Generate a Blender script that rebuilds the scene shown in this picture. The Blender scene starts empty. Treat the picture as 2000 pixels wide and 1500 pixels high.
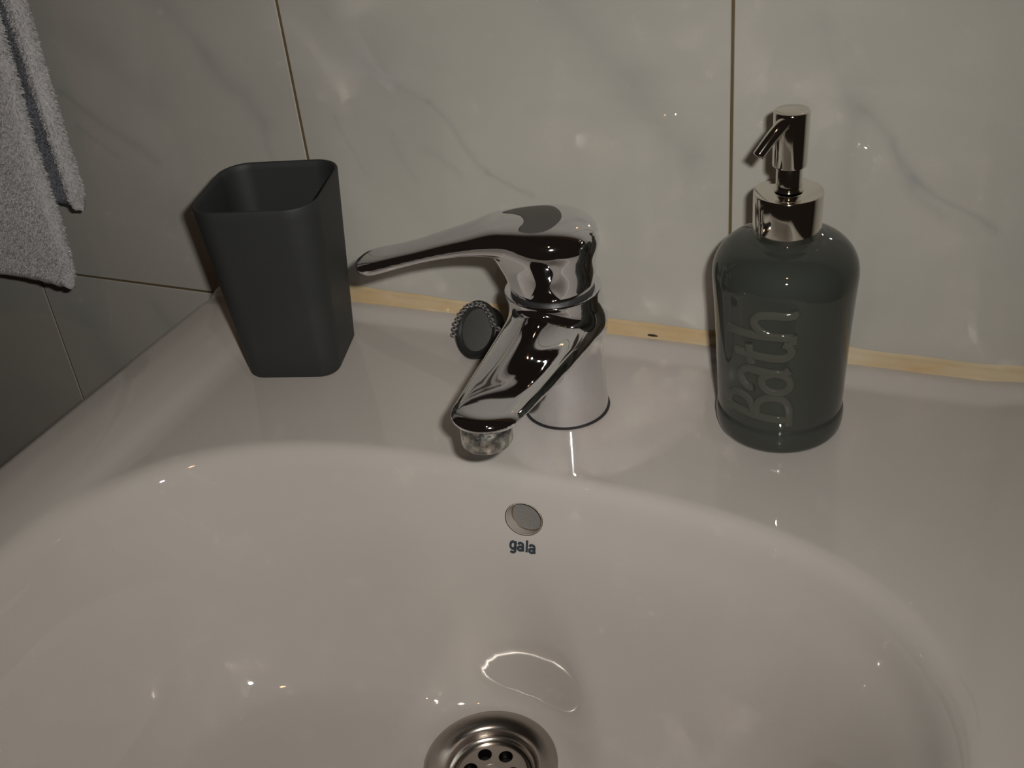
import bpy, bmesh, math, random
import numpy as np
from mathutils import Vector, Matrix

random.seed(4)
rng = np.random.default_rng(4)
S = bpy.context.scene
COL = S.collection

# ------------------------------------------------------------------ camera, world, lights, exposure
CAM_LOC = Vector((0.1215, -0.5231, 0.3256))
R_ = Vector((0.9194, 0.3825, -0.0921)).normalized()
F_ = Vector((-0.3686, 0.7558, -0.5412)).normalized()
U_ = R_.cross(F_).normalized()
R_ = F_.cross(U_).normalized()
cam_data = bpy.data.cameras.new('camera')
cam_data.sensor_fit = 'HORIZONTAL'
cam_data.sensor_width = 36.0
cam_data.lens = 36.0 * 2200 / 2000
cam_data.clip_start = 0.01
cam = bpy.data.objects.new('camera', cam_data)
COL.objects.link(cam)
cam.matrix_world = Matrix(((R_.x, U_.x, -F_.x, CAM_LOC.x), (R_.y, U_.y, -F_.y, CAM_LOC.y), (R_.z, U_.z, -F_.z, CAM_LOC.z), (0, 0, 0, 1)))
S.camera = cam

world = bpy.data.worlds.new('dim_room')
S.world = world
world.use_nodes = True
world.node_tree.nodes['Background'].inputs[0].default_value = (1.0, 0.72, 0.55, 1)
world.node_tree.nodes['Background'].inputs[1].default_value = 0.010

def aim(o, target):
    o.rotation_euler = (Vector(target) - o.location).to_track_quat('-Z', 'Y').to_euler()

# the camera's flash: a small lamp up and to the right of the lens
ld = bpy.data.lights.new('camera_flash', 'AREA')
ld.shape = 'RECTANGLE'; ld.size = 0.018; ld.size_y = 0.010
ld.energy = 0.67
ld.color = (1.0, 0.97, 0.915)
ld.spread = math.radians(105)
lo = bpy.data.objects.new('camera_flash', ld); COL.objects.link(lo)
lo.location = CAM_LOC + R_ * 0.030 + U_ * 0.024 - F_ * 0.005
aim(lo, (-0.165, -0.03, 0.03))
# warm bulb of the bathroom, above and behind the camera
ld = bpy.data.lights.new('warm_bulb', 'POINT')
ld.shadow_soft_size = 0.035
ld.energy = 2.4
ld.color = (1.0, 0.52, 0.27)
lo = bpy.data.objects.new('warm_bulb', ld); COL.objects.link(lo)
lo.location = (0.30, -1.05, 1.30)

S.view_settings.view_transform = 'Standard'
S.view_settings.look = 'None'
S.view_settings.gamma = 1
S.view_settings.use_curve_mapping = False
S.view_settings.exposure = 0.0
try:
    S.cycles.use_denoising = True
    S.cycles.max_bounces = 8
    S.cycles.glossy_bounces = 6
    S.cycles.caustics_reflective = True
    S.cycles.blur_glossy = 0.0
    S.cycles.sample_clamp_indirect = 0.0
    S.cycles.use_guiding = True
    S.cycles.use_surface_guiding = True
    S.cycles.guiding_training_samples = 0
except Exception:
    pass

# ------------------------------------------------------------------ helpers
def tag(o, label=None, cat=None, group=None, kind=None):
    if label: o['label'] = label
    if cat: o['category'] = cat
    if group: o['group'] = group
    if kind: o['kind'] = kind
    return o

def link(name, me, mat=None, parent=None, smooth=True):
    o = bpy.data.objects.new(name, me)
    COL.objects.link(o)
    if mat is not None and len(me.materials) == 0:
        me.materials.append(mat)
    if parent is not None: o.parent = parent
    if smooth:
        for p in me.polygons: p.use_smooth = True
    return o

def empty(name, loc=(0, 0, 0), rz=0.0):
    o = bpy.data.objects.new(name, None)
    o.location = loc; o.rotation_euler = (0, 0, rz)
    o.empty_display_size = 0.02
    COL.objects.link(o)
    return o

def mesh_from(name, verts, faces):
    me = bpy.data.meshes.new(name)
    me.from_pydata([tuple(map(float, v)) for v in verts], [], [tuple(map(int, f)) for f in faces])
    me.update()
    return me

def sharp_by_angle(me, deg=40):
    bm = bmesh.new(); bm.from_mesh(me)
    for e in bm.edges:
        if len(e.link_faces) == 2 and e.calc_face_angle(0) > math.radians(deg): e.smooth = False
    for f in bm.faces: f.smooth = True
    bm.to_mesh(me); bm.free()

def lathe(name, prof, mat, parent, n=96, sharp=38):
    """prof: (r, z) list; points with r == 0 close the ends."""
    vs, rows = [], []
    for r, z in prof:
        if r <= 1e-7:
            rows.append([len(vs)]); vs.append((0, 0, z))
        else:
            rows.append(list(range(len(vs), len(vs) + n)))
            for k in range(n):
                a = 2 * math.pi * k / n
                vs.append((r * math.cos(a), r * math.sin(a), z))
    fs = []
    for a, b in zip(rows, rows[1:]):
        for k in range(n):
            k2 = (k + 1) % n
            if len(a) == 1 and len(b) == 1: continue
            if len(a) == 1: fs.append((a[0], b[k2], b[k]))
            elif len(b) == 1: fs.append((a[k], a[k2], b[0]))
            else: fs.append((a[k], a[k2], b[k2], b[k]))
    me = mesh_from(name, vs, fs)
    bm = bmesh.new(); bm.from_mesh(me); bmesh.ops.recalc_face_normals(bm, faces=bm.faces); bm.to_mesh(me); bm.free()
    o = link(name, me, mat, parent)
    sharp_by_angle(me, sharp)
    return o

def catmull(pts, per=8, closed=False):
    P = [np.array(p, float) for p in pts]
    out = []
    n = len(P)
    rngk = range(n if closed else n - 1)
    for i in rngk:
        if closed: p0, p1, p2, p3 = P[i - 1], P[i], P[(i + 1) % n], P[(i + 2) % n]
        else:
            p1, p2 = P[i], P[i + 1]
            p0 = P[i - 1] if i > 0 else 2 * p1 - p2
            p3 = P[i + 2] if i + 2 < n else 2 * p2 - p1
        for k in range(per):
            t = k / per
            out.append(0.5 * ((2 * p1) + (-p0 + p2) * t + (2 * p0 - 5 * p1 + 4 * p2 - p3) * t * t + (-p0 + 3 * p1 - 3 * p2 + p3) * t ** 3))
    if not closed: out.append(P[-1])
    return np.array(out)

def pchip(xs, ys):
    xs = np.array(xs, float); ys = np.array(ys, float)
    h = np.diff(xs); d = np.diff(ys) / h
    m = np.zeros(len(xs)); m[0] = d[0]; m[-1] = d[-1]
    for i in range(1, len(xs) - 1):
        if d[i - 1] * d[i] > 0:
            w1 = 2 * h[i] + h[i - 1]; w2 = h[i] + 2 * h[i - 1]
            m[i] = (w1 + w2) / (w1 / d[i - 1] + w2 / d[i])
    def f(x):
        x = np.clip(np.asarray(x, float), xs[0], xs[-1])
        i = np.clip(np.searchsorted(xs, x, side='right') - 1, 0, len(xs) - 2)
        t = (x - xs[i]) / h[i]
        return ((1 + 2 * t) * (1 - t) ** 2 * ys[i] + t * (1 - t) ** 2 * h[i] * m[i] + t * t * (3 - 2 * t) * ys[i + 1] + t * t * (t - 1) * h[i] * m[i + 1])
    return f

def boolean(o, cutters):
    for c in cutters:
        m = o.modifiers.new('cut', 'BOOLEAN'); m.operation = 'DIFFERENCE'; m.object = c; m.solver = 'EXACT'
    dg = bpy.context.evaluated_depsgraph_get()
    me = bpy.data.meshes.new_from_object(o.evaluated_get(dg))
    o.modifiers.clear()
    o.data = me
    for c in cutters: bpy.data.objects.remove(c)

def cyl_mesh(name, p, axis, r, h0, h1, n=64):
    ax = Vector(axis).normalized(); q = ax.to_track_quat('Z', 'Y').to_matrix()
    vs = []
    for h in (h0, h1):
        for k in range(n):
            a = 2 * math.pi * k / n
            vs.append(Vector(p) + q @ Vector((r * math.cos(a), r * math.sin(a), h)))
    fs = [(k, (k + 1) % n, n + (k + 1) % n, n + k) for k in range(n)] + [tuple(range(n))[::-1], tuple(range(n, 2 * n))]
    return mesh_from(name, vs, fs)

# ------------------------------------------------------------------ materials
def new_mat(name):
    m = bpy.data.materials.new(name); m.use_nodes = True
    return m, m.node_tree, m.node_tree.nodes['Principled BSDF']

def simple(name, col, rough, metal=0.0, coat=0.0, bump=0.0, bscale=500.0, spec=0.5, var=0.0, coat_rough=0.03):
    m, nt, b = new_mat(name)
    b.inputs['Base Color'].default_value = (*col, 1); b.inputs['Roughness'].default_value = rough
    b.inputs['Metallic'].default_value = metal; b.inputs['Coat Weight'].default_value = coat
    b.inputs['Coat Roughness'].default_value = coat_rough
    b.inputs['Specular IOR Level'].default_value = spec
    tc = nt.nodes.new('ShaderNodeTexCoord')
    if bump > 0:
        n = nt.nodes.new('ShaderNodeTexNoise'); n.inputs['Scale'].default_value = bscale; n.inputs['Detail'].default_value = 4
        nt.links.new(tc.outputs['Object'], n.inputs['Vector'])
        bp = nt.nodes.new('ShaderNodeBump'); bp.inputs['Strength'].default_value = bump; bp.inputs['Distance'].default_value = 0.001
        nt.links.new(n.outputs[0], bp.inputs['Height']); nt.links.new(bp.outputs[0], b.inputs['Normal'])
    if var > 0:
        n = nt.nodes.new('ShaderNodeTexNoise'); n.inputs['Scale'].default_value = 40; n.inputs['Detail'].default_value = 5
        nt.links.new(tc.outputs['Object'], n.inputs['Vector'])
        mx = nt.nodes.new('ShaderNodeMix'); mx.data_type = 'RGBA'
        mx.inputs[6].default_value = (*[c * (1 - var) for c in col], 1); mx.inputs[7].default_value = (*[min(1, c * (1 + var)) for c in col], 1)
        nt.links.new(n.outputs[0], mx.inputs[0]); nt.links.new(mx.outputs[2], b.inputs['Base Color'])
    return m

ceramic = simple('white_glazed_ceramic', (0.55, 0.515, 0.48), 0.65, coat=1.0, coat_rough=0.014, var=0.015, spec=0.2)
chrome = simple('polished_chrome', (0.80, 0.80, 0.82), 0.045, metal=1.0, var=0.02)
pump_chrome = simple('nickel_plated_plastic', (0.80, 0.77, 0.70), 0.07, metal=1.0, var=0.02)
dark_rubber = simple('black_rubber', (0.022, 0.022, 0.022), 0.45)
plug_grey = simple('grey_rubber_face', (0.10, 0.10, 0.095), 0.5)
grey_plastic = simple('dark_grey_plastic', (0.075, 0.072, 0.066), 0.35)
cup_mat = simple('matte_slate_plastic', (0.025, 0.0275, 0.027), 0.6, bump=0.03, bscale=1500)
glaze = simple('grey_green_glaze', (0.038, 0.043, 0.037), 0.7, coat=1.0, coat_rough=0.012, var=0.06, spec=0.1)
glaze_raised = simple('thin_glaze_on_raised_letters', (0.070, 0.073, 0.061), 0.7, coat=0.6, coat_rough=0.03, spec=0.1)
print_ink = simple('dark_blue_grey_print', (0.035, 0.048, 0.062), 0.5)
steel = simple('brushed_drain_steel', (0.50, 0.46, 0.42), 0.24, metal=1.0, bump=0.02, bscale=900, var=0.06)
black_hole = simple('dark_drain_inside', (0.015, 0.014, 0.012), 0.6)
towel_mat = simple('pale_blue_grey_terry', (0.62, 0.61, 0.615), 0.95, spec=0.1, bump=0.6, bscale=700, var=0.12)
towel_dark = simple('dark_blue_grey_terry', (0.24, 0.245, 0.275), 0.95, spec=0.1, bump=0.6, bscale=700, var=0.12)  # darker blue-grey tone for the back fold, left of its pale right edge
grout = simple('dark_brown_grout', (0.13, 0.095, 0.045), 0.9, var=0.4)
floor_mat = simple('dark_floor_tile', (0.12, 0.10, 0.085), 0.4, var=0.1)

# limescale covered aerator
m, nt, b = new_mat('scaled_chrome'); scaled = m
b.inputs['Metallic'].default_value = 1.0
tc = nt.nodes.new('ShaderNodeTexCoord'); n1 = nt.nodes.new('ShaderNodeTexNoise')
n1.inputs['Scale'].default_value = 320; n1.inputs['Detail'].default_value = 6; nt.links.new(tc.outputs['Object'], n1.inputs['Vector'])
cr = nt.nodes.new('ShaderNodeValToRGB'); cr.color_ramp.elements[0].position = 0.42; cr.color_ramp.elements[1].position = 0.6
cr.color_ramp.elements[0].color = (0.30, 0.32, 0.31, 1); cr.color_ramp.elements[1].color = (0.72, 0.70, 0.64, 1)
nt.links.new(n1.outputs[0], cr.inputs[0]); nt.links.new(cr.outputs[0], b.inputs['Base Color'])
mr = nt.nodes.new('ShaderNodeMapRange'); mr.inputs[3].default_value = 0.12; mr.inputs[4].default_value = 0.55
nt.links.new(n1.outputs[0], mr.inputs[0]); nt.links.new(mr.outputs[0], b.inputs['Roughness'])
bp = nt.nodes.new('ShaderNodeBump'); bp.inputs['Distance'].default_value = 0.0006; bp.inputs['Strength'].default_value = 0.6
nt.links.new(n1.outputs[0], bp.inputs['Height']); nt.links.new(bp.outputs[0], b.inputs['Normal'])

# aged yellow sealant
m, nt, b = new_mat('aged_yellow_sealant'); sealant = m
b.inputs['Roughness'].default_value = 0.8; b.inputs['Specular IOR Level'].default_value = 0.2
tc = nt.nodes.new('ShaderNodeTexCoord'); mp = nt.nodes.new('ShaderNodeMapping'); mp.inputs['Scale'].default_value = (1, 3, 3)
nt.links.new(tc.outputs['Object'], mp.inputs['Vector'])
n1 = nt.nodes.new('ShaderNodeTexNoise'); n1.inputs['Scale'].default_value = 24; n1.inputs['Detail'].default_value = 5
nt.links.new(mp.outputs[0], n1.inputs['Vector'])
cr = nt.nodes.new('ShaderNodeValToRGB')
cr.color_ramp.elements[0].position = 0.30; cr.color_ramp.elements[0].color = (0.56, 0.39, 0.20, 1)
cr.color_ramp.elements[1].position = 0.72; cr.color_ramp.elements[1].color = (0.62, 0.53, 0.37, 1)
nt.links.new(n1.outputs[0], cr.inputs[0]); nt.links.new(cr.outputs[0], b.inputs['Base Color'])

# marbled wall tile: veins laid out in wall coordinates (x, z of the wall plane)
m, nt, b = new_mat('marbled_wall_tile'); tile_mat = m
N, L = nt.nodes, nt.links
def math_(op, a, b_=None, c_=None, clamp=False):
    n = N.new('ShaderNodeMath'); n.operation = op; n.use_clamp = clamp
    for i, v in enumerate((a, b_, c_)):
        if v is None: continue
        if isinstance(v, (int, float)): n.inputs[i].default_value = v
        else: L.new(v, n.inputs[i])
    return n.outputs[0]
geo = N.new('ShaderNodeNewGeometry')
dist = N.new('ShaderNodeTexNoise'); dist.inputs['Scale'].default_value = 26; dist.inputs['Detail'].default_value = 4
L.new(geo.outputs['Position'], dist.inputs['Vector'])
sub = N.new('ShaderNodeVectorMath'); sub.operation = 'SUBTRACT'; L.new(dist.outputs['Color'], sub.inputs[0]); sub.inputs[1].default_value = (0.5, 0.5, 0.5)
scl = N.new('ShaderNodeVectorMath'); scl.operation = 'SCALE'; L.new(sub.outputs[0], scl.inputs[0]); scl.inputs[3].default_value = 0.020
add = N.new('ShaderNodeVectorMath'); add.operation = 'ADD'; L.new(geo.outputs['Position'], add.inputs[0]); L.new(scl.outputs[0], add.inputs[1])
sep = N.new('ShaderNodeSeparateXYZ'); L.new(add.outputs[0], sep.inputs[0])
PX, PZ = sep.outputs[0], sep.outputs[2]
def vein(a, c, w, k):
    """soft line from a to c, half-width w, strength k"""
    (ax, az), (cx, cz) = a, c
    dx, dz = cx - ax, cz - az; l2 = dx * dx + dz * dz
    ux = math_('SUBTRACT', PX, ax); uz = math_('SUBTRACT', PZ, az)
    t = math_('MULTIPLY', math_('ADD', math_('MULTIPLY', ux, dx), math_('MULTIPLY', uz, dz)), 1 / l2, clamp=True)
    ex = math_('SUBTRACT', ux, math_('MULTIPLY', t, dx)); ez = math_('SUBTRACT', uz, math_('MULTIPLY', t, dz))
    d = math_('SQRT', math_('ADD', math_('MULTIPLY', ex, ex), math_('MULTIPLY', ez, ez)))
    g = math_('SUBTRACT', 1.0, math_('DIVIDE', d, w), clamp=True)
    return math_('MULTIPLY', math_('MULTIPLY', g, g), k)
VEINS = [((-.219, .175), (-.177, .124), 0.0304, 0.45), ((-.167, .128), (-.132, .092), 0.0050, 0.59), ((-.132, .092), (-.110, .079), 0.0037, 0.68),
         ((-.227, .117), (-.210, .083), 0.0037, 0.42), ((-.094, .190), (-.048, .141), 0.0247, 0.50), ((-.048, .141), (-.022, .105), 0.0209, 0.45),
         ((-.022, .105), (-.020, .080), 0.0171, 0.32), ((-.191, .109), (-.181, .079), 0.0050, 0.34), ((-.174, .101), (-.150, .086), 0.0063, 0.34),
         ((-.20, .15), (-.167, .128), 0.0075, 0.34),
         ((.040, .175), (.060, .132), 0.0190, 0.50), ((.060, .132), (.090, .102), 0.0075, 0.59), ((.090, .102), (.126, .078), 0.0044, 0.77),
         ((.075, .117), (.099, .085), 0.0075, 0.47), ((.055, .138), (.060, .082), 0.0075, 0.30), ((.14, .19), (.20, .06), 0.0190, 0.45),
         ((-.345, .195), (-.305, .150), 0.0190, 0.45), ((-.305, .150), (-.274, .107), 0.0152, 0.59), ((-.274, .107), (-.273, .080), 0.0063, 0.38),
         ((-.424, .122), (-.362, .079), 0.0063, 0.68), ((-.42, .099), (-.393, .084), 0.0050, 0.59), ((-.40, .16), (-.355, .12), 0.0285, 0.32),
         ((-.40, -.03), (-.35, -.10), 0.0228, 0.63), ((-.47, -.05), (-.44, -.12), 0.0380, 0.54), ((-.37, .045), (-.33, .03), 0.0228, 0.32)]
tot = None
for v in VEINS:
    g = vein(*v); tot = g if tot is None else math_('ADD', tot, g)
cloud = N.new('ShaderNodeTexNoise'); cloud.inputs['Scale'].default_value = 11; cloud.inputs['Detail'].default_value = 5
mpc = N.new('ShaderNodeMapping'); mpc.inputs['Rotation'].default_value = (0, 0.8, 0); mpc.inputs['Scale'].default_value = (0.5, 1, 1.6)
L.new(add.outputs[0], mpc.inputs['Vector']); L.new(mpc.outputs[0], cloud.inputs['Vector'])
cl = N.new('ShaderNodeMapRange'); cl.inputs[1].default_value = 0.42; cl.inputs[2].default_value = 0.72; cl.inputs[3].default_value = 0; cl.inputs[4].default_value = 0.32
L.new(cloud.outputs[0], cl.inputs[0])
tot = math_('ADD', tot, cl.outputs[0])
tot = math_('MINIMUM', math_('MULTIPLY', tot, 0.60), 1.0)
mx = N.new('ShaderNodeMix'); mx.data_type = 'RGBA'
mx.inputs[6].default_value = (0.50, 0.485, 0.440, 1); mx.inputs[7].default_value = (0.345, 0.345, 0.335, 1)
L.new(tot, mx.inputs[0]); L.new(mx.outputs[2], b.inputs['Base Color'])
b.inputs['Roughness'].default_value = 0.65; b.inputs['Specular IOR Level'].default_value = 0.2; b.inputs['Coat Weight'].default_value = 0.9; b.inputs['Coat Roughness'].default_value = 0.02
bw = N.new('ShaderNodeTexNoise'); bw.inputs['Scale'].default_value = 18; L.new(geo.outputs['Position'], bw.inputs['Vector'])
bp = N.new('ShaderNodeBump'); bp.inputs['Strength'].default_value = 0.12; bp.inputs['Distance'].default_value = 0.002
L.new(bw.outputs[0], bp.inputs['Height']); L.new(bp.outputs[0], b.inputs['Coat Normal'])

# ------------------------------------------------------------------ wall and floor
ZD = -0.006                                   # height of the flat sink deck
def box_mesh(name, x0, x1, y0, y1, z0, z1):
    vs = [(x, y, z) for x in (x0, x1) for y in (y0, y1) for z in (z0, z1)]
    return mesh_from(name, vs, [(0, 1, 3, 2), (4, 6, 7, 5), (0, 4, 5, 1), (2, 3, 7, 6), (0, 2, 6, 4), (1, 5, 7, 3)])
wall = link('wall_back', box_mesh('wall_back', -1.5, 1.25, 0.0007, 0.06, -0.86, 1.35), grout, smooth=False)
tag(wall, kind='structure')
TW, TH, GAP, ZJ = 0.25, 0.345, 0.0016, -0.0114
tm = bpy.data.meshes.new('wall_tile')
bm = bmesh.new()
bmesh.ops.create_cube(bm, size=1)
bmesh.ops.scale(bm, vec=(TW - GAP, 0.008, TH - GAP), verts=bm.verts)
bmesh.ops.translate(bm, vec=(TW / 2, 0.004, TH / 2), verts=bm.verts)
fe = [e for e in bm.edges if all(v.co.y < 0.001 for v in e.verts)]
bmesh.ops.bevel(bm, geom=fe, offset=0.0004, segments=1, affect='EDGES')
bm.to_mesh(tm); bm.free(); tm.materials.append(tile_mat)
for ix in range(-4, 4):
    for iz in range(-2, 3):
        t = link('wall_tile', tm, None, wall, smooth=False)
        t.location = (ix * TW + random.uniform(-1, 1) * .0001, random.uniform(-.0001, .0001), ZJ + iz * TH)
        t.rotation_euler = (random.uniform(-.0006, .0006), 0, random.uniform(-.0006, .0006))
fl = link('floor', box_mesh('floor', -1.5, 1.25, -2.2, 0.06, -0.90, -0.86), floor_mat, smooth=False)
tag(fl, kind='structure')

# ------------------------------------------------------------------ wash basin
XC = -0.069; HW = 0.268
_dep = pchip([0, .003, .007, .0117, .018, .026, .034, .043, .053, .071, .10, .2],
             [0, .0012, .0060, .0190, .0345, .0600, .0860, .1060, .1180, .1240, .1265, .1300])
YC, BA, BB, BY = -0.282, 0.214, 0.1535, -0.1285
NSE = 3.0
_rid = pchip([0, .196, .203, .216, .230, .242, .256, .268], [0, 0, .0007, .0042, .0063, .0068, .0056, .0036])
def basin_z(x, y):
    u = np.abs(np.asarray(x, float) - XC); y = np.asarray(y, float)
    z = ZD + _rid(u) * (0.35 + 0.65 * np.clip(-y / 0.03, 0, 1))
    # small upstand against the wall
    t = np.clip((y + 0.021) / 0.014, 0, 1); z = z + 0.0052 * t * t * (3 - 2 * t) * (u < 10)
    q = np.where(y > YC, (YC - y) / BB, (y - YC) / 0.150)
    rho = ((u / BA) ** NSE + np.abs(q) ** NSE) ** (1 / NSE)
    side = np.clip(u / BA, 0, 1) ** 4
    w1 = (1 - rho) * BB
    rho2 = ((u / BA) ** 2.6 + np.abs(q) ** 2.6) ** (1 / 2.6)
    w2 = np.minimum((1 - rho2) * BB, w1)
    mm = np.clip(w1 / 0.095, 0, 1); mm = mm * mm * (3 - 2 * mm)
    w = (w1 * (1 - mm) + w2 * mm) * (1 + 0.22 * side)
    fl_ = np.clip((0.056 - np.hypot(np.asarray(x, float) + 0.0675, y + 0.2065)) / 0.021, 0, 1)
    dep = np.where(w > 0, _dep(np.clip(w, 0, .2)), 0)
    fl_ = fl_ * fl_ * (3 - 2 * fl_); dep = dep * (1 - fl_) + 0.1262 * fl_
    return z - dep
def build_basin():
    rr = 0.009
    ang = np.linspace(0, math.pi / 2, 7)[1:]
    inner = np.linspace(-(HW - rr), HW - rr, 262)
    us = np.concatenate([(-(HW - rr) - rr * np.sin(ang))[::-1], inner, (HW - rr) + rr * np.sin(ang)])
    du = np.concatenate([(rr * (1 - np.cos(ang)))[::-1], np.zeros(262), rr * (1 - np.cos(ang))])
    LF = 0.455
    inn = np.linspace(0, LF - rr, 236)
    vs_ = np.concatenate([inn, (LF - rr) + rr * np.sin(ang)])
    dv = np.concatenate([np.zeros(236), rr * (1 - np.cos(ang))])
    nu, nv = len(us), len(vs_)
    UU, VV = np.meshgrid(us, vs_, indexing='ij'); DU, DV = np.meshgrid(du, dv, indexing='ij')
    # outline: straight sides, front bowed
    fr = 1 - 0.13 * (np.abs(UU) / HW) ** 4
    X = XC + UU; Y = -VV * np.where(VV > .2, 1 - (1 - fr) * ((VV - .2) / (LF - .2)), 1)
    Z = basin_z(X, Y) - DU - DV
    verts = np.stack([X.ravel(), Y.ravel(), Z.ravel()], 1).tolist()
    idx = np.arange(nu * nv).reshape(nu, nv)
    a, b_, c, d = idx[:-1, :-1].ravel(), idx[1:, :-1].ravel(), idx[1:, 1:].ravel(), idx[:-1, 1:].ravel()
    faces = np.stack([a, d, c, b_], 1).tolist()
    loop = list(idx[:, 0]) + list(idx[-1, 1:]) + list(idx[:-1, -1][::-1]) + list(idx[0, 1:-1][::-1])
    prev = loop
    for k, (zz, s) in enumerate(((-0.022, 1.0), (-0.045, 0.985), (-0.10, 0.90), (-0.165, 0.72))):
        cur = []
        for i in loop:
            x, y, z = verts[i]
            cur.append(len(verts)); verts.append([XC + (x - XC) * s, y * s, zz if k else min(z - .004, zz)])
        n = len(loop)
        for j in range(n):
            faces.append((prev[j], prev[(j + 1) % n], cur[(j + 1) % n], cur[j]))
        prev = cur
    cc = len(verts); verts.append([XC, -0.16, -0.172])
    for j in range(len(prev)): faces.append((prev[j], prev[(j + 1) % len(prev)], cc))
    me = mesh_from('basin_body', verts, faces)
    bm = bmesh.new(); bm.from_mesh(me); bmesh.ops.recalc_face_normals(bm, faces=bm.faces); bm.to_mesh(me); bm.free()
    return me
basin = empty('wash_basin', (0, 0, 0))
tag(basin, 'glossy white ceramic wash basin under the faucet, with small dark maker name', 'basin')
body = link('basin_body', build_basin(), ceramic, basin)
def nrm(x, y, e=0.0006):
    zx = (basin_z(x + e, y) - basin_z(x - e, y)) / (2 * e); zy = (basin_z(x, y + e) - basin_z(x, y - e)) / (2 * e)
    return Vector((-float(zx), -float(zy), 1)).normalized()
OX, OY = -0.0665, -0.1410
OZ = float(basin_z(OX, OY)); ON = nrm(OX, OY)
DX, DY = -0.0675, -0.2065
DZ = float(basin_z(DX, DY))
c1 = link('c', cyl_mesh('c', (0, 0, 0), (0, 0, 1), 0.0093, -0.0075, 0.02), None)
_ax = Vector((1, 0, 0)); _ay = ON.cross(_ax).normalized(); _ax = _ay.cross(ON).normalized()
OMAT = Matrix(((_ax.x, _ay.x * .84, ON.x, OX), (_ax.y, _ay.y * .84, ON.y, OY), (_ax.z, _ay.z * .84, ON.z, OZ), (0, 0, 0, 1)))
c1.data.transform(OMAT)
c2 = link('c', cyl_mesh('c', (DX, DY, DZ), (0, 0, 1), 0.0285, -0.019, 0.05), None)
boolean(body, [c1, c2])
body.data.materials.clear(); body.data.materials.append(ceramic)
sharp_by_angle(body.data, 50)

# thin dark seam ring around the overflow mouth and its dim back plate
q = ON.to_track_quat('Z', 'Y')
ov = lathe('overflow_rim', [(0.0088, -0.0068), (0.0093, -0.0066), (0.0095, 0.0001), (0.0097, 0.0004), (0.0100, 0.0002), (0.0100, -0.0004)],
           simple('brown_stained_edge', (0.16, 0.11, 0.06), 0.3, metal=0.4), basin, n=64)
ov.data.transform(OMAT)
ob = lathe('overflow_grille', [(0, -0.0069), (0.0090, -0.0069), (0.0091, -0.0074), (0, -0.0074)], simple('dim_overflow_back', (0.20, 0.19, 0.175), 0.7, bump=.5, bscale=900), basin, n=64)
ob.data.transform(OMAT)

# printed maker's word
GLY = [(0.0, [['c', (.46, .93), (.72, .78), (.74, .45), (.66, .20), (.44, .10), (.20, .22), (.13, .50), (.22, .80)], [(.80, 1.04), (.80, .5), (.80, .02), (.70, -.24), (.42, -.32), (.14, -.24)]]),
       (1.02, [[(.14, .70), (.24, .88), (.48, .93), (.72, .84), (.78, .60), (.78, .22), (.88, .02)], ['c', (.76, .50), (.45, .50), (.17, .40), (.13, .18), (.34, .07), (.66, .16)]]),
       (2.02, [[(.28, 1.40), (.28, .9), (.28, .4), (.28, 0.0)]]),
       (2.52, [[(.14, .70), (.24, .88), (.48, .93), (.72, .84), (.78, .60), (.78, .22), (.88, .02)], ['c', (.76, .50), (.45, .50), (.17, .40), (.13, .18), (.34, .07), (.66, .16)]])]
gv, gf = [], []
for x0, strokes in GLY:
    for st_ in strokes:
        closed = st_[0] == 'c'; c = catmull(st_[1:] if closed else st_, 5, closed)
        tg = (np.roll(c, -1, 0) - np.roll(c, 1, 0)) if closed else np.gradient(c, axis=0)
        tg /= np.maximum(np.linalg.norm(tg, axis=1), 1e-9)[:, None]
        b0 = len(gv)
        for p, t in zip(c, tg):
            for sgn in (-1, 1): gv.append((x0 + p[0] - t[1] * .155 * sgn, p[1] + t[0] * .155 * sgn, 0))
        m_ = len(c)
        for i_ in range(m_ if closed else m_ - 1):
            i2 = (i_ + 1) % m_
            gf.append((b0 + 2 * i_, b0 + 2 * i2, b0 + 2 * i2 + 1, b0 + 2 * i_ + 1))
GX, GY = -0.0662, -0.1466
sc = 0.0138 / 3.45
# arc length down the slope -> y
ys = np.linspace(-0.130, -0.170, 800); zs = basin_z(GX, ys); sl = np.concatenate([[0], np.cumsum(np.hypot(np.diff(ys), np.diff(zs)))])
s0 = np.interp(-GY, -ys, sl)
gw = []
for (vx, vy, _) in gv:
    x = GX + (vx - 1.72) * sc; s_ = s0 - (vy - .4) * sc * 1.12
    y = float(np.interp(s_, sl, ys)); z = float(basin_z(x, y)); n_ = nrm(x, y)
    gw.append(tuple(Vector((x, y, z)) + n_ * 0.00018))
pw = link('printed_word', mesh_from('printed_word', gw, gf), print_ink, basin, smooth=False)
tag(pw, 'small dark blue-grey printed word gala')

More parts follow.
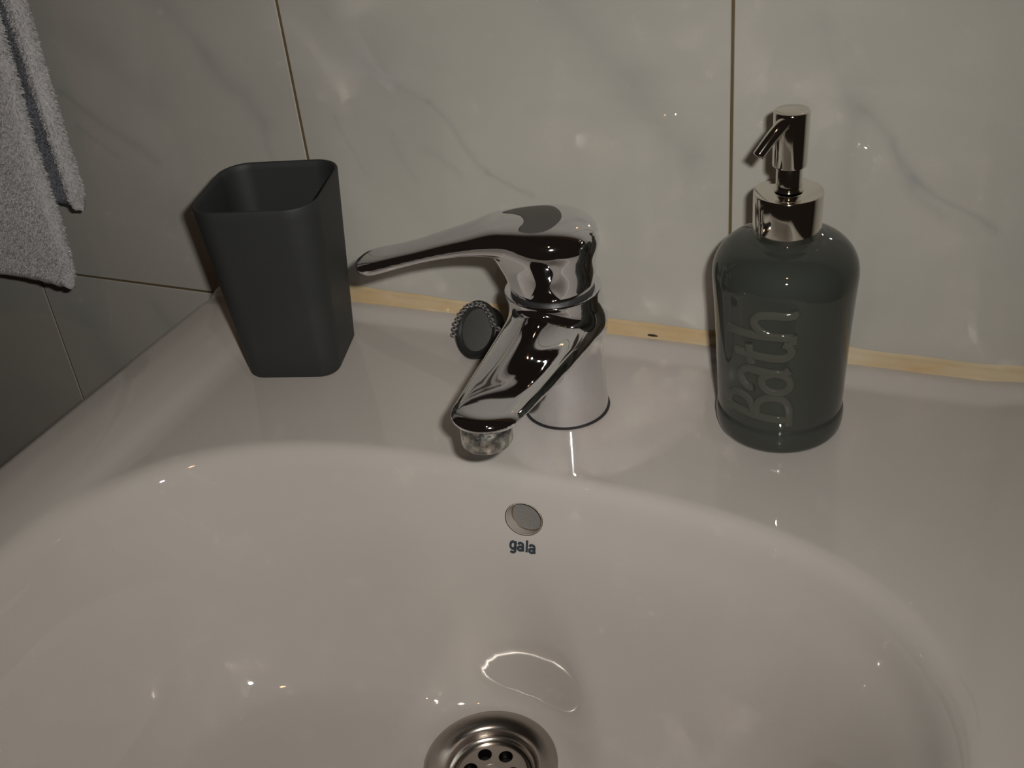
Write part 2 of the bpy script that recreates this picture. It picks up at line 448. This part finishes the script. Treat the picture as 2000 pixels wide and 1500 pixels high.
# ------------------------------------------------------------------ drain
dr = empty('sink_drain', (DX, DY, DZ))
tag(dr, 'round steel drain fitting at the bottom of the white basin', 'drain')
lathe('drain_flange', [(0.0335, -0.0002), (0.0334, 0.0008), (0.0328, 0.0014), (0.0310, 0.0015), (0.0270, 0.0008), (0.0246, -0.0002), (0.0234, -0.0010), (0.0226, -0.0024),
                       (0.0221, -0.0050), (0.0214, -0.0062), (0.0200, -0.0066), (0.0200, -0.0100), (0.0278, -0.0100), (0.0278, -0.0008), (0.0335, -0.0002)], steel, dr, n=128, sharp=80)
st = lathe('strainer', [(0, -0.0044), (0.0150, -0.0046), (0.0172, -0.0050), (0.0186, -0.0058), (0.0196, -0.0076), (0.0199, -0.0092), (0.0199, -0.0104), (0, -0.0090)], steel, dr, n=96, sharp=60)
cuts = []
for k in range(6):
    a = math.radians(60 * k + 12)
    cuts.append(link('c', cyl_mesh('c', (0.0108 * math.cos(a), 0.0108 * math.sin(a), -0.008), (0, 0, 1), 0.0036, -0.02, 0.02, 32), None, dr))
boolean(st, cuts)
sharp_by_angle(st.data, 40)
lathe('drain_screw', [(0, -0.0034), (0.003, -0.0035), (0.0040, -0.0040), (0.0042, -0.0048), (0, -0.0048)], steel, dr, n=32)
lathe('drain_pipe', [(0, -0.0184), (0.0196, -0.0184), (0.0198, -0.0105), (0.0192, -0.0105), (0.0190, -0.0178), (0, -0.0178)], black_hole, dr, n=48)

# ------------------------------------------------------------------ sealant bead
vs, fs = [], []
nseg, nr = 220, 10
for i in range(nseg + 1):
    x = -0.328 + (0.190 + 0.328) * i / nseg
    r = 0.0038 + 0.0003 * math.sin(x * 47) + 0.00015 * math.sin(x * 131 + 1) + random.uniform(-.00005, .00005)
    for k in range(nr):
        a = math.pi / 2 * k / (nr - 1)
        rr_ = r * (1.0 if 0 < k < nr - 1 else 1.25)
        zb = ZD + 0.0052 - .0006
        vs.append((x, -0.0002 - rr_ * 1.1 * math.sin(a), zb + rr_ * 1.75 * math.cos(a)))
for i in range(nseg):
    for k in range(nr - 1):
        a = i * nr + k
        fs.append((a, a + 1, a + nr + 1, a + nr))
me = mesh_from('sealant_bead', vs, fs)
bead = link('sealant_bead', me, sealant)
tag(bead, 'yellowed sealant bead along the joint of basin and wall', 'sealant')
stm = simple('mould_spot', (0.03, 0.02, 0.012), 0.7)
bmk = bmesh.new(); bmesh.ops.create_icosphere(bmk, subdivisions=2, radius=1)
for v in bmk.verts: v.co = Vector((v.co.x * 0.0026, v.co.y * 0.0007, v.co.z * 0.0005)) * (1 + .3 * random.random())
me = bpy.data.meshes.new('mould_spot'); bmk.to_mesh(me); bmk.free()
sp = link('mould_spot', me, stm, bead); sp.location = (-0.0415, -0.0042, 0.0012)

# ------------------------------------------------------------------ implicit surfaces for the faucet
def smin(a, b_, k):
    h = np.clip(0.5 + 0.5 * (b_ - a) / k, 0, 1)
    return b_ * (1 - h) + a * h - k * h * (1 - h)
def smax(a, b_, k): return -smin(-a, -b_, k)
def sdf_mesh(name, f, lo, hi, h, mat, parent):
    ax = [np.arange(lo[i], hi[i] + h, h) for i in range(3)]
    X, Y, Z = np.meshgrid(*ax, indexing='ij')
    D = f(X, Y, Z); ins = D < 0
    nx, ny, nz = D.shape
    acc = np.zeros((nx - 1, ny - 1, nz - 1, 3)); cnt = np.zeros((nx - 1, ny - 1, nz - 1))
    def corner(A, i, j, k): return A[i:nx - 1 + i, j:ny - 1 + j, k:nz - 1 + k]
    O = np.array([(i, j, k) for i in (0, 1) for j in (0, 1) for k in (0, 1)])
    for p in O:
        for ax_ in range(3):
            if p[ax_] == 0:
                q_ = p.copy(); q_[ax_] = 1
                da, db = corner(D, *p), corner(D, *q_)
                m_ = (da < 0) != (db < 0)
                t = np.where(m_, da / np.where(m_, da - db, 1), 0)
                for c in range(3):
                    acc[..., c] += np.where(m_, p[c] + (t if c == ax_ else 0), 0)
                cnt += m_
    act = cnt > 0
    ids = -np.ones(act.shape, int); ids[act] = np.arange(act.sum())
    base = np.stack(np.nonzero(act), 1)
    V = np.array(lo) + (base + acc[act] / cnt[act][:, None]) * h
    quads = []
    for ax_ in range(3):
        sl0 = [slice(None)] * 3; sl1 = [slice(None)] * 3
        sl0[ax_] = slice(0, -1); sl1[ax_] = slice(1, None)
        a, b_ = ins[tuple(sl0)], ins[tuple(sl1)]
        I = np.stack(np.nonzero(a != b_), 1)
        o1, o2 = [(1, 2), (2, 0), (0, 1)][ax_]
        I = I[(I[:, o1] > 0) & (I[:, o2] > 0) & (I[:, o1] < D.shape[o1] - 1) & (I[:, o2] < D.shape[o2] - 1)]
        def cell(d1, d2):
            J = I.copy(); J[:, o1] -= d1; J[:, o2] -= d2
            return ids[J[:, 0], J[:, 1], J[:, 2]]
        Q = np.stack([cell(1, 1), cell(0, 1), cell(0, 0), cell(1, 0)], 1)
        flip = ~a[tuple(I.T)]
        Q[flip] = Q[flip][:, ::-1]
        quads.append(Q)
    Q = np.concatenate(quads)
    e = h * 0.25
    def grad(V):
        x, y, z = V.T
        g = np.stack([f(x + e, y, z) - f(x - e, y, z), f(x, y + e, z) - f(x, y - e, z), f(x, y, z + e) - f(x, y, z - e)], 1) / (2 * e)
        return g
    for _ in range(4):
        g = grad(V); d = f(*V.T); V = V - 0.9 * (d / np.maximum((g ** 2).sum(1), .05))[:, None] * g
    g = grad(V); g /= np.maximum(np.linalg.norm(g, axis=1), 1e-9)[:, None]
    me = mesh_from(name, V, Q)
    me.materials.append(mat)
    o = link(name, me, None, parent)
    me.normals_split_custom_set_from_vertices([tuple(map(float, n_)) for n_ in g])
    return o
def cone_capsule(X, Y, Z, A, B, ra, rb, sx=None):
    A = np.array(A, float); B = np.array(B, float); d = B - A
    t = np.clip(((X - A[0]) * d[0] + (Y - A[1]) * d[1] + (Z - A[2]) * d[2]) / (d @ d), 0, 1)
    return np.sqrt((X - A[0] - t * d[0]) ** 2 + (Y - A[1] - t * d[1]) ** 2 + (Z - A[2] - t * d[2]) ** 2) - (ra + (rb - ra) * t)

# ------------------------------------------------------------------ faucet (local frame: axis at origin, spout to -y, z = 0 on the deck)
fau = empty('basin_faucet', (-0.0678, -0.0722, ZD + 0.0003))
tag(fau, 'chrome single-lever mixer faucet on the basin, lever swung to the left', 'faucet')
ZG = 0.0735                      # height of the joint between body and lever
def f_body(X, Y, Z):
    k = np.clip(Z / ZG, 0, 1.1)
    rad = np.sqrt((X + 0.0010 * k ** 2) ** 2 + (Y + 0.0040 * k ** 2) ** 2)
    R = 0.0216 - 0.0008 * k + 0.0030 * k ** 3
    cyl = rad - R
    # spout: plan outline (stadium) and side outline
    yy = np.clip(-Y, 0.0, 0.0895)
    t = yy / 0.0895
    wh = 0.0232 - 0.0060 * t ** 1.5
    plan = np.sqrt(X ** 2 + (Y + yy) ** 2) - wh
    top = 0.0612 - 0.0004 * t - 5.0 * X ** 2
    bot = 0.0440 + 0.0085 * t
    vert = np.maximum(Z - top, bot - Z)
    sp_ = smax(plan, vert, 0.0075)
    ridge = cone_capsule(X, Y, Z, (0, 0.000, 0.0555), (-0.0045, -0.074, 0.0455), 0.0218, 0.0100)
    sp_ = smin(sp_, ridge, 0.0055)
    d = smin(cyl, sp_, 0.0040)
    d = smax(d, -Z, 0.0004)
    d = smax(d, Z - (ZG - 0.0004), 0.0008)
    return d
sdf_mesh('faucet_body', f_body, (-0.030, -0.116, -0.003), (0.030, 0.030, 0.080), 0.0011, chrome, fau)
lathe('base_gasket', [(0, 0.0001), (0.0223, 0.0001), (0.0225, 0.0007), (0.0218, 0.0012), (0, 0.0012)], dark_rubber, fau, n=80)
ae = lathe('aerator', [(0, -0.0088), (0.0086, -0.0088), (0.0090, -0.0098), (0.0108, -0.0100), (0.0114, -0.0092), (0.0114, -0.0008), (0.0108, 0.0), (0.0106, 0.004), (0, 0.004)], scaled, fau, n=72)
ae.location = (0.0006, -0.0945, 0.0540)
_mid = pchip([0, .25, .50, .75, 1.0], [0.1000, 0.1026, 0.1000, 0.0955, 0.0915])
_hw = pchip([0, .12, .25, .5, .75, .92, 1.0], [0.0225, 0.0212, 0.0178, 0.0122, 0.0100, 0.0108, 0.0106])
_th = pchip([0, .25, .45, .7, .92, 1.0], [0.0095, 0.0078, 0.0050, 0.0038, 0.0042, 0.0040])
HX, HY = -0.0010, -0.0042
def f_lev(X, Y, Z):
    X = X - HX; Y = Y - HY
    ca, sa = -0.935, -0.354          # the lever runs along this direction
    a = X * ca + Y * sa; s = -X * sa + Y * ca
    rad = np.sqrt(X ** 2 + Y ** 2)
    R = 0.0228 - 0.0006 * np.clip((Z - ZG) / 0.02, 0, 1)
    dome = np.sqrt(X ** 2 + Y ** 2 + ((Z - 0.0870) * 1.02) ** 2) - 0.0238
    head = smax(rad - R, Z - 0.1090, 0.012)
    head = smax(head, dome - 0.0012, 0.006)
    head = smax(head, (ZG + 0.0010) - Z, 0.0005)
    t = np.clip(a / 0.092, 0, 1)
    hw = _hw(t); th = _th(t)
    ex = a - np.clip(a, 0, 0.0835)
    q_ = np.sqrt(s ** 2 + ex ** 2) / hw
    v = (Z - _mid(t)) / th
    rr = (np.abs(q_) ** 2.6 + np.abs(v) ** 2.6) ** (1 / 2.6)
    blade = (rr - 1) * th * 0.9
    lobe = cone_capsule(X, Y, Z, (0, 0, 0.086), (ca * 0.014, sa * 0.014, 0.094), 0.0175, 0.0125)
    lobe = smax(lobe, (ZG + 0.0010) - Z, 0.0005)
    d = smin(head, lobe, 0.006)
    return smin(d, blade, 0.007)
lj = lathe('lever_joint', [(0, ZG - 0.004), (0.0205, ZG - 0.004), (0.0205, ZG + 0.0034), (0, ZG + 0.0028)], dark_rubber, fau, n=80)
lj.location = (HX, HY, 0)
lev_o = sdf_mesh('lever', f_lev, (-0.107, -0.062, 0.068), (0.030, 0.030, 0.118), 0.0011, chrome, fau)

# dark grey crescent plate let into the top of the lever hub
def top_z(x, y):
    lo_, hi_ = 0.100, 0.118
    z = np.linspace(hi_, lo_, 400)
    d = f_lev(np.full(400, x), np.full(400, y), z)
    k = int(np.argmax(d < 0))
    return float(z[k]) if k else float(hi_)
PLATE = [(-.0236, -.0054), (-.0200, -.0005), (-.0150, .0040), (-.0085, .0072), (-.0026, .0069), (.0033, .0017), (.0070, -.0054), (.0067, -.0129), (.0039, -.0182),
         (-.0004, -.0210), (-.0051, -.0220), (-.0084, -.0214), (-.0090, -.0190), (-.0084, -.0159), (-.0094, -.0126), (-.0120, -.0095), (-.0156, -.0078)]
oc = catmull(PLATE, 5, closed=True)
cen = np.array([-.0010, -.0070])
bmp = bmesh.new()
rings_ = []
for f in (1.0, 0.985, 0.9, 0.75, 0.5, 0.25):
    row = []
    for (x, y) in oc:
        px_, py_ = cen + (np.array([x, y]) - cen) * f
        zt = top_z(px_, py_)
        off = -0.0004 if f == 1.0 else (0.00018 if f < .98 else 0.0001)
        row.append(bmp.verts.new((px_, py_, zt + off)))
    rings_.append(row)
cv = bmp.verts.new((cen[0], cen[1], top_z(*cen) + .0002))
n = len(oc)
for a, b_ in zip(rings_, rings_[1:]):
    for k in range(n): bmp.faces.new((a[k], a[(k + 1) % n], b_[(k + 1) % n], b_[k]))
for k in range(n): bmp.faces.new((rings_[-1][k], rings_[-1][(k + 1) % n], cv))
bmesh.ops.recalc_face_normals(bmp, faces=bmp.faces)
me = bpy.data.meshes.new('cap_plate'); bmp.to_mesh(me); bmp.free()
pl = link('cap_plate', me, grey_plastic, lev_o)
tag(pl, 'dark grey crescent plate on top of the lever')

# ------------------------------------------------------------------ plug with ball chain, leaning behind the faucet
plug = empty('sink_plug', (-0.1345, -0.0330, 0.0082))
plug.scale = (0.88, 0.88, 0.88)
tag(plug, 'black rubber sink plug with bead chain leaning behind the faucet', 'plug')
pn = Vector((-0.42, -0.80, 0.55)).normalized()
plug.rotation_mode = 'QUATERNION'; plug.rotation_quaternion = pn.to_track_quat('Z', 'Y')
lathe('stopper', [(0, -0.0085), (0.0150, -0.0085), (0.0160, -0.0078), (0.0178, 0.0004), (0.0188, 0.0012), (0.0190, 0.0030), (0.0182, 0.0036),
                  (0.0165, 0.0034), (0.0150, 0.0024), (0.0142, 0.0016), (0, 0.0016)], dark_rubber, plug, n=72, sharp=60)
lathe('plug_face', [(0, 0.0024), (0.0120, 0.0022), (0.0138, 0.0017), (0.0138, 0.0010), (0, 0.0010)], plug_grey, plug, n=64)
bsp = bmesh.new(); bmesh.ops.create_icosphere(bsp, subdivisions=2, radius=0.0018); bmsh = bpy.data.meshes.new('chain_bead'); bsp.to_mesh(bmsh); bsp.free()
bmsh.materials.append(chrome)
for p in bmsh.polygons: p.use_smooth = True
chain = catmull([(-.0150, -.0090, .0052), (-.0166, -.0020, .0054), (-.0140, .0080, .0052), (-.0070, .0145, .0052), (.0020, .0166, .0050), (.0100, .0135, .0048),
                 (.0165, .0085, .0040), (.0230, .0060, .0020), (.0300, .0020, .0000)], 30)
cl_ = np.concatenate([[0], np.cumsum(np.linalg.norm(np.diff(chain, axis=0), axis=1))])
nb = int(cl_[-1] / 0.0038)
for k in range(nb):
    p = [np.interp(k * 0.0038, cl_, chain[:, c]) for c in range(3)]
    bo = link('chain_bead', bmsh, None, plug)
    bo.location = (p[0] + random.uniform(-.0003, .0003), p[1] + random.uniform(-.0003, .0003), p[2] + random.uniform(0, .0004))

# ------------------------------------------------------------------ toothbrush cup
CX, CY, CTH, CH = -0.2365, -0.0611, 0.2821, 0.1063
cup = empty('bathroom_cup', (CX, CY, ZD + 0.0001), CTH)
tag(cup, 'matte slate grey tapered square cup standing in the back left corner of the basin', 'cup')
def rsq(a, r, z, n=12):
    out = []
    for qx, qy, s_ in ((1, 1, 0), (-1, 1, 1), (-1, -1, 2), (1, -1, 3)):
        for t in np.linspace(0, math.pi / 2, n):
            an = t + s_ * math.pi / 2
            out.append((qx * (a - r) + r * math.cos(an), qy * (a - r) + r * math.sin(an), z))
    return out
a0, r0, a1, r1 = 0.0265, 0.0105, 0.0346, 0.0165
secs = []
def at_h(h, inset=0.0):
    t = h / CH
    a = a0 + (a1 - a0) * t - inset; r = max(r0 + (r1 - r0) * t - inset, .002)
    return a, r
for h, ins_ in ((0.0, .0020), (.0004, .0008), (.0016, .0), (.02, 0), (.04, 0), (.06, 0), (.08, 0), (.1, 0), (CH - .0008, 0), (CH - .0002, .0003), (CH, .0008), (CH - .0001, .0014),
                (CH - .0008, .0019), (CH - .004, .0021), (.08, .0022), (.06, .0022), (.04, .0023), (.02, .0024), (.006, .0026), (.0035, .0040), (.0030, .007)):
    a, r = at_h(h, ins_); secs.append(rsq(a, r, h))
nn = len(secs[0]); vs = [v for s_ in secs for v in s_]; fs = []
for i in range(len(secs) - 1):
    for k in range(nn):
        fs.append((i * nn + k, i * nn + (k + 1) % nn, (i + 1) * nn + (k + 1) % nn, (i + 1) * nn + k))
fs.append(tuple(range(nn))[::-1]); fs.append(tuple((len(secs) - 1) * nn + k for k in range(nn)))
me = mesh_from('cup_body', vs, fs)
bm = bmesh.new(); bm.from_mesh(me); bmesh.ops.recalc_face_normals(bm, faces=bm.faces); bm.to_mesh(me); bm.free()
link('cup_body', me, cup_mat, cup); sharp_by_angle(me, 55)

# ------------------------------------------------------------------ soap dispenser
BX, BYY = 0.0390, -0.0566
sd = empty('soap_dispenser', (BX, BYY, ZD + 0.0001))
tag(sd, 'grey-green glazed ceramic soap dispenser with embossed lettering and chrome pump', 'soap dispenser')
BP = [(0, 0.0), (.0275, 0.0), (.0288, .0006), (.0298, .0022), (.0304, .0050), (.0306, .0085), (.0304, .0112), (.0300, .0124), (.0293, .0131), (.02925, .0137), (.0296, .0145), (.0299, .0160),
      (.0306, .0350), (.0314, .0550), (.0323, .0710), (.0329, .0800), (.0330, .0840), (.0326, .0878), (.0314, .0915), (.0291, .0952), (.0256, .0984), (.0216, .1005), (.0180, .1017), (.0140, .1024), (.0140, .1040), (0, .1040)]
bpc = [tuple(p) for p in catmull(BP[3:-3], 3)]
lathe('bottle_body', BP[:3] + bpc + BP[-2:], glaze, sd, n=160, sharp=60)
def rb(h): return np.interp(h, [p[1] for p in BP[11:17]], [p[0] for p in BP[11:17]])
pump = lathe('pump_collar', [(0, .1020), (.0146, .1022), (.0150, .1026), (.0152, .1034), (.0153, .1226), (.0151, .1231), (.0147, .1233), (.0060, .1235), (0, .1235)], pump_chrome, sd, n=96, sharp=50)
lathe('pump_stem', [(0, .1240), (.0064, .1240), (.0062, .1246), (.0057, .1252), (.0057, .1350), (.0054, .1354), (.0052, .1375), (0, .1375)], pump_chrome, sd, n=64)
hd = lathe('pump_head', [(0, .1352), (.0070, .1352), (.0074, .1354), (.0075, .1362), (.0077, .1588), (.0076, .1595), (.0072, .1599), (0, .1600)], pump_chrome, sd, n=80, sharp=50)
# curved spout tube of the pump
path = catmull([(-.0008, -.0040, .1566), (-.0030, -.0080, .1552), (-.0066, -.0122, .1508), (-.0104, -.0163, .1452)], 8)
def tube(name, path, rad, mat, parent, n=28, hollow=None):
    vs, fs = [], []
    m_ = len(path)
    tg = np.gradient(path, axis=0); tg /= np.linalg.norm(tg, axis=1)[:, None]
    rings = []
    def ring(c, t_, r):
        q_ = Vector(t_).to_track_quat('Z', 'X')
        st_ = len(vs)
        for k in range(n):
            a = 2 * math.pi * k / n
            vs.append(Vector(c) + q_ @ Vector((r * math.cos(a), r * math.sin(a), 0)))
        rings.append(st_)
    for i in range(m_): ring(path[i], tg[i], rad(i / (m_ - 1)))
    if hollow:
        e, t_ = path[-1], tg[-1]
        ring(e + t_ * .0003, t_, rad(1) * .93); ring(e + t_ * .0002, t_, hollow); ring(e - t_ * .004, t_, hollow)
    for a, b_ in zip(rings, rings[1:]):
        for k in range(n): fs.append((a + k, a + (k + 1) % n, b_ + (k + 1) % n, b_ + k))
    fs.append(tuple(rings[0] + k for k in range(n))[::-1]); fs.append(tuple(rings[-1] + k for k in range(n)))
    me = mesh_from(name, vs, fs)
    bm = bmesh.new(); bm.from_mesh(me); bmesh.ops.recalc_face_normals(bm, faces=bm.faces); bm.to_mesh(me); bm.free()
    o = link(name, me, mat, parent); sharp_by_angle(me, 50)
    return o
tube('nozzle', path, lambda t: .0031 - .0006 * t, pump_chrome, hd, hollow=.0017)

# embossed word, letters raised from the glaze; s runs up the bottle, t across it (letter height)
TH0 = math.radians(-69.5)
def to_surf(s_, t_, h0, lift):
    h = 0.0178 + s_ * .00110
    r = float(rb(h)); th = TH0 - (t_ * .001) / 0.0300
    # text leans slightly: baseline drifts with height
    r2 = r + lift
    return (r2 * math.cos(th), r2 * math.sin(th), h)
def letter(strokes, s0):
    vs, fs = [], []
    for st_ in strokes:
        closed = st_[0] == 'c'; pts = st_[1:] if closed else st_
        c = catmull(pts, 6, closed)
        m_ = len(c)
        if closed: tg = np.roll(c, -1, 0) - np.roll(c, 1, 0)
        else: tg = np.gradient(c, axis=0)
        tg /= np.maximum(np.linalg.norm(tg, axis=1), 1e-9)[:, None]
        prof = [(-1.0, -.5), (-.93, .25), (-.74, .72), (-.4, .95), (0, 1.0), (.4, .95), (.74, .72), (.93, .25), (1.0, -.5)]
        base = len(vs); q_ = len(prof)
        for i in range(m_):
            nx_, ny_ = -tg[i][1], tg[i][0]
            w_ = 2.2
            for (u_, v_) in prof:
                vs.append(to_surf(c[i][0] + nx_ * u_ * w_ + s0, c[i][1] + ny_ * u_ * w_, 0, v_ * 0.00125))
        for i in range(m_ if closed else m_ - 1):
            i2 = (i + 1) % m_
            for k in range(q_ - 1):
                fs.append((base + i * q_ + k, base + i2 * q_ + k, base + i2 * q_ + k + 1, base + i * q_ + k + 1))
        if not closed:
            fs.append(tuple(base + k for k in range(q_))); fs.append(tuple(base + (m_ - 1) * q_ + k for k in range(q_))[::-1])
    me = mesh_from('raised_letter', vs, fs)
    bm = bmesh.new(); bm.from_mesh(me); bmesh.ops.recalc_face_normals(bm, faces=bm.faces); bm.to_mesh(me); bm.free()
    o = link('raised_letter', me, glaze_raised, sd); sharp_by_angle(me, 60)
    return o
Lb = [[(0.2, 1.0), (4.0, 1.0), (8.5, 1.3), (12.6, 3.2), (14.0, 7.5), (13.0, 12.5), (10.0, 15.5), (6.5, 16.0), (3.6, 16.0)],
      [(5.0, 17.6), (8.0, 18.2), (11.3, 20.0), (12.8, 24.0), (11.8, 28.5), (8.6, 31.2), (5.0, 31.8), (1.6, 31.6)],
      [(2.6, 1.6), (3.0, 10.0), (3.8, 20.0), (4.6, 31.0)]]
La = [[(2.2, 17.2), (1.8, 20.0), (4.0, 23.0), (7.6, 23.8), (10.4, 21.6), (11.0, 17.0), (10.6, 10.0), (10.6, 4.5), (12.6, 1.4)],
      ['c', (10.4, 9.0), (7.6, 13.4), (3.6, 13.0), (1.0, 9.0), (1.4, 4.0), (4.6, 1.2), (8.4, 2.2), (10.4, 5.5)]]
Lt = [[(4.4, 26.5), (4.4, 18.0), (4.2, 9.0), (4.6, 4.0), (7.0, 1.4), (10.2, 2.2), (11.6, 5.0)],
      [(0.2, 18.6), (4.4, 19.4), (9.6, 20.0)]]
Lh = [[(2.2, 31.0), (2.6, 20.0), (3.0, 10.0), (2.8, 1.2)], [(0.2, 1.0), (4.4, 1.0)], [(0.4, 30.0), (2.4, 31.2)],
      [(3.2, 10.0), (5.2, 14.8), (8.8, 17.4), (12.0, 15.6), (13.2, 11.0), (13.2, 4.0), (13.8, 1.0), (16.0, 1.2)]]
for st_, s0 in ((Lb, 0.0), (La, 15.8), (Lt, 29.8), (Lh, 41.4)): letter(st_, s0)

# ------------------------------------------------------------------ towel hanging at the left
tw = empty('hand_towel', (-0.46, -0.04, 0.06))
tag(tw, 'pale blue-grey terry towel hanging against the tiles at the left edge', 'towel')
TO = np.array([-0.46, -0.04, 0.06])
def fold(name, ytop, right, zbot, left, thick, yfn):
    """a hanging slab of terry: rounded right edge, right(z) gives its edge"""
    zs_ = np.concatenate([[zbot, zbot + .0008, zbot + .003], np.linspace(zbot + .006, 0.36, 90)])
    nprof = 60
    vs, fs = [], []
    for zi, z in enumerate(zs_):
        xr = float(right(z)); sc_ = [0.25, .75, .95][zi] if zi < 3 else 1.0
        th_ = thick * sc_
        for k in range(nprof):
            if k < 40:
                x = left + (xr - th_ * .5 - left) * (k / 39) ** .8; y = yfn(x, z) - th_ / 2; nx_ = 0
            elif k < 50:
                a = -math.pi / 2 + math.pi * (k - 39) / 11
                x = xr - th_ * .5 + th_ * .5 * math.cos(a); y = yfn(xr, z) + th_ / 2 * math.sin(a)
            else:
                x = xr - th_ * .5 - (xr - th_ * .5 - left) * (k - 50) / 9; y = yfn(x, z) + th_ / 2
            vs.append((x - TO[0], y - TO[1], z - TO[2] + 0.0006 * math.sin(x * 300 + k)))
    for i in range(len(zs_) - 1):
        for k in range(nprof):
            fs.append((i * nprof + k, i * nprof + (k + 1) % nprof, (i + 1) * nprof + (k + 1) % nprof, (i + 1) * nprof + k))
    fs.append(tuple(range(nprof))); fs.append(tuple((len(zs_) - 1) * nprof + k for k in range(nprof))[::-1])
    me = mesh_from(name, vs, fs)
    bm = bmesh.new(); bm.from_mesh(me); bmesh.ops.recalc_face_normals(bm, faces=bm.faces); bm.to_mesh(me); bm.free()
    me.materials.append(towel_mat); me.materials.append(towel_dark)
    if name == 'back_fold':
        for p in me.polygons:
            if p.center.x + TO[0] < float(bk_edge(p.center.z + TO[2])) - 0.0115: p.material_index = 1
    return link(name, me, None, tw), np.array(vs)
# right edges measured down the cloth
fr_edge = pchip([-.01, .003, .02, .045, .075, .11, .16, .22, .36], [-.4175, -.4160, -.4130, -.4085, -.4070, -.4060, -.4020, -.400, -.398])
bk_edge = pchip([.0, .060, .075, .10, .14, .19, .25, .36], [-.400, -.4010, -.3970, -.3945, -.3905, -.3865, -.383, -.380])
zb_front, zb_back = 0.0100, 0.0590
f1, v1 = fold('front_fold', 0, fr_edge, zb_front, -0.72, 0.010, lambda x, z: -0.046 - 0.004 * math.sin((x + .43) * 40 + z * 6) - 0.010 * max(0, z))
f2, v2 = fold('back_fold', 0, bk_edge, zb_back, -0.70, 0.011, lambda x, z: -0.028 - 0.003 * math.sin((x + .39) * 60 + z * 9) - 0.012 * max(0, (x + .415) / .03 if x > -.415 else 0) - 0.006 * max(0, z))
def pile(name, obj, count, zmin, parent):
    me0 = obj.data; me0.calc_loop_triangles()
    co = np.array([v.co[:] for v in me0.vertices]); tri = np.array([t.vertices[:] for t in me0.loop_triangles])
    A, B, C_ = co[tri[:, 0]], co[tri[:, 1]], co[tri[:, 2]]
    nrm_ = np.cross(B - A, C_ - A); ar = np.linalg.norm(nrm_, axis=1) / 2
    cx_ = (A + B + C_) / 3 + TO
    nn_ = nrm_ / np.maximum(ar[:, None] * 2, 1e-12)
    w = ar * (nn_[:, 1] < 0.6) * (cx_[:, 0] > -.50) * (cx_[:, 2] < .235) * (cx_[:, 2] > zmin)
    pick = rng.choice(len(tri), count, p=w / w.sum())
    r1, r2 = rng.random(count), rng.random(count); s_ = np.sqrt(r1)
    P_ = A[pick] * (1 - s_)[:, None] + B[pick] * (s_ * (1 - r2))[:, None] + C_[pick] * (s_ * r2)[:, None]
    Nn = nn_[pick]
    d = Nn + rng.normal(0, .55, (count, 3)) + np.array([0, 0, -.35]); d /= np.linalg.norm(d, axis=1)[:, None]
    sd_ = np.cross(d, rng.normal(0, 1, (count, 3))); sd_ /= np.linalg.norm(sd_, axis=1)[:, None]
    ln = rng.uniform(.0012, .0026, count)[:, None]; wd = .00026
    mid = P_ + d * ln * .6; tip = P_ + d * ln * .9 + rng.normal(0, .0005, (count, 3)) + np.array([0, 0, -.0006])
    V = np.concatenate([P_ - sd_ * wd, P_ + sd_ * wd, mid + sd_ * wd * 1.1, mid - sd_ * wd * 1.1, tip])
    i = np.arange(count); c = count
    me = bpy.data.meshes.new(name)
    faces = np.stack([i, i + c, i + 2 * c, i + 3 * c], 1).tolist() + np.stack([i + 3 * c, i + 2 * c, i + 4 * c], 1).tolist()
    me.from_pydata(V.tolist(), [], faces); me.update()
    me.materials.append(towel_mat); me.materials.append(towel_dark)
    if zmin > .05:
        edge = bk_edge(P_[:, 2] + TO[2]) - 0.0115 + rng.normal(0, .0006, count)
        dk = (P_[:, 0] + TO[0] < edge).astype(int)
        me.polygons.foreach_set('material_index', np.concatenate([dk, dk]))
    o = link(name, me, None, parent)
    tag(o, kind='stuff')
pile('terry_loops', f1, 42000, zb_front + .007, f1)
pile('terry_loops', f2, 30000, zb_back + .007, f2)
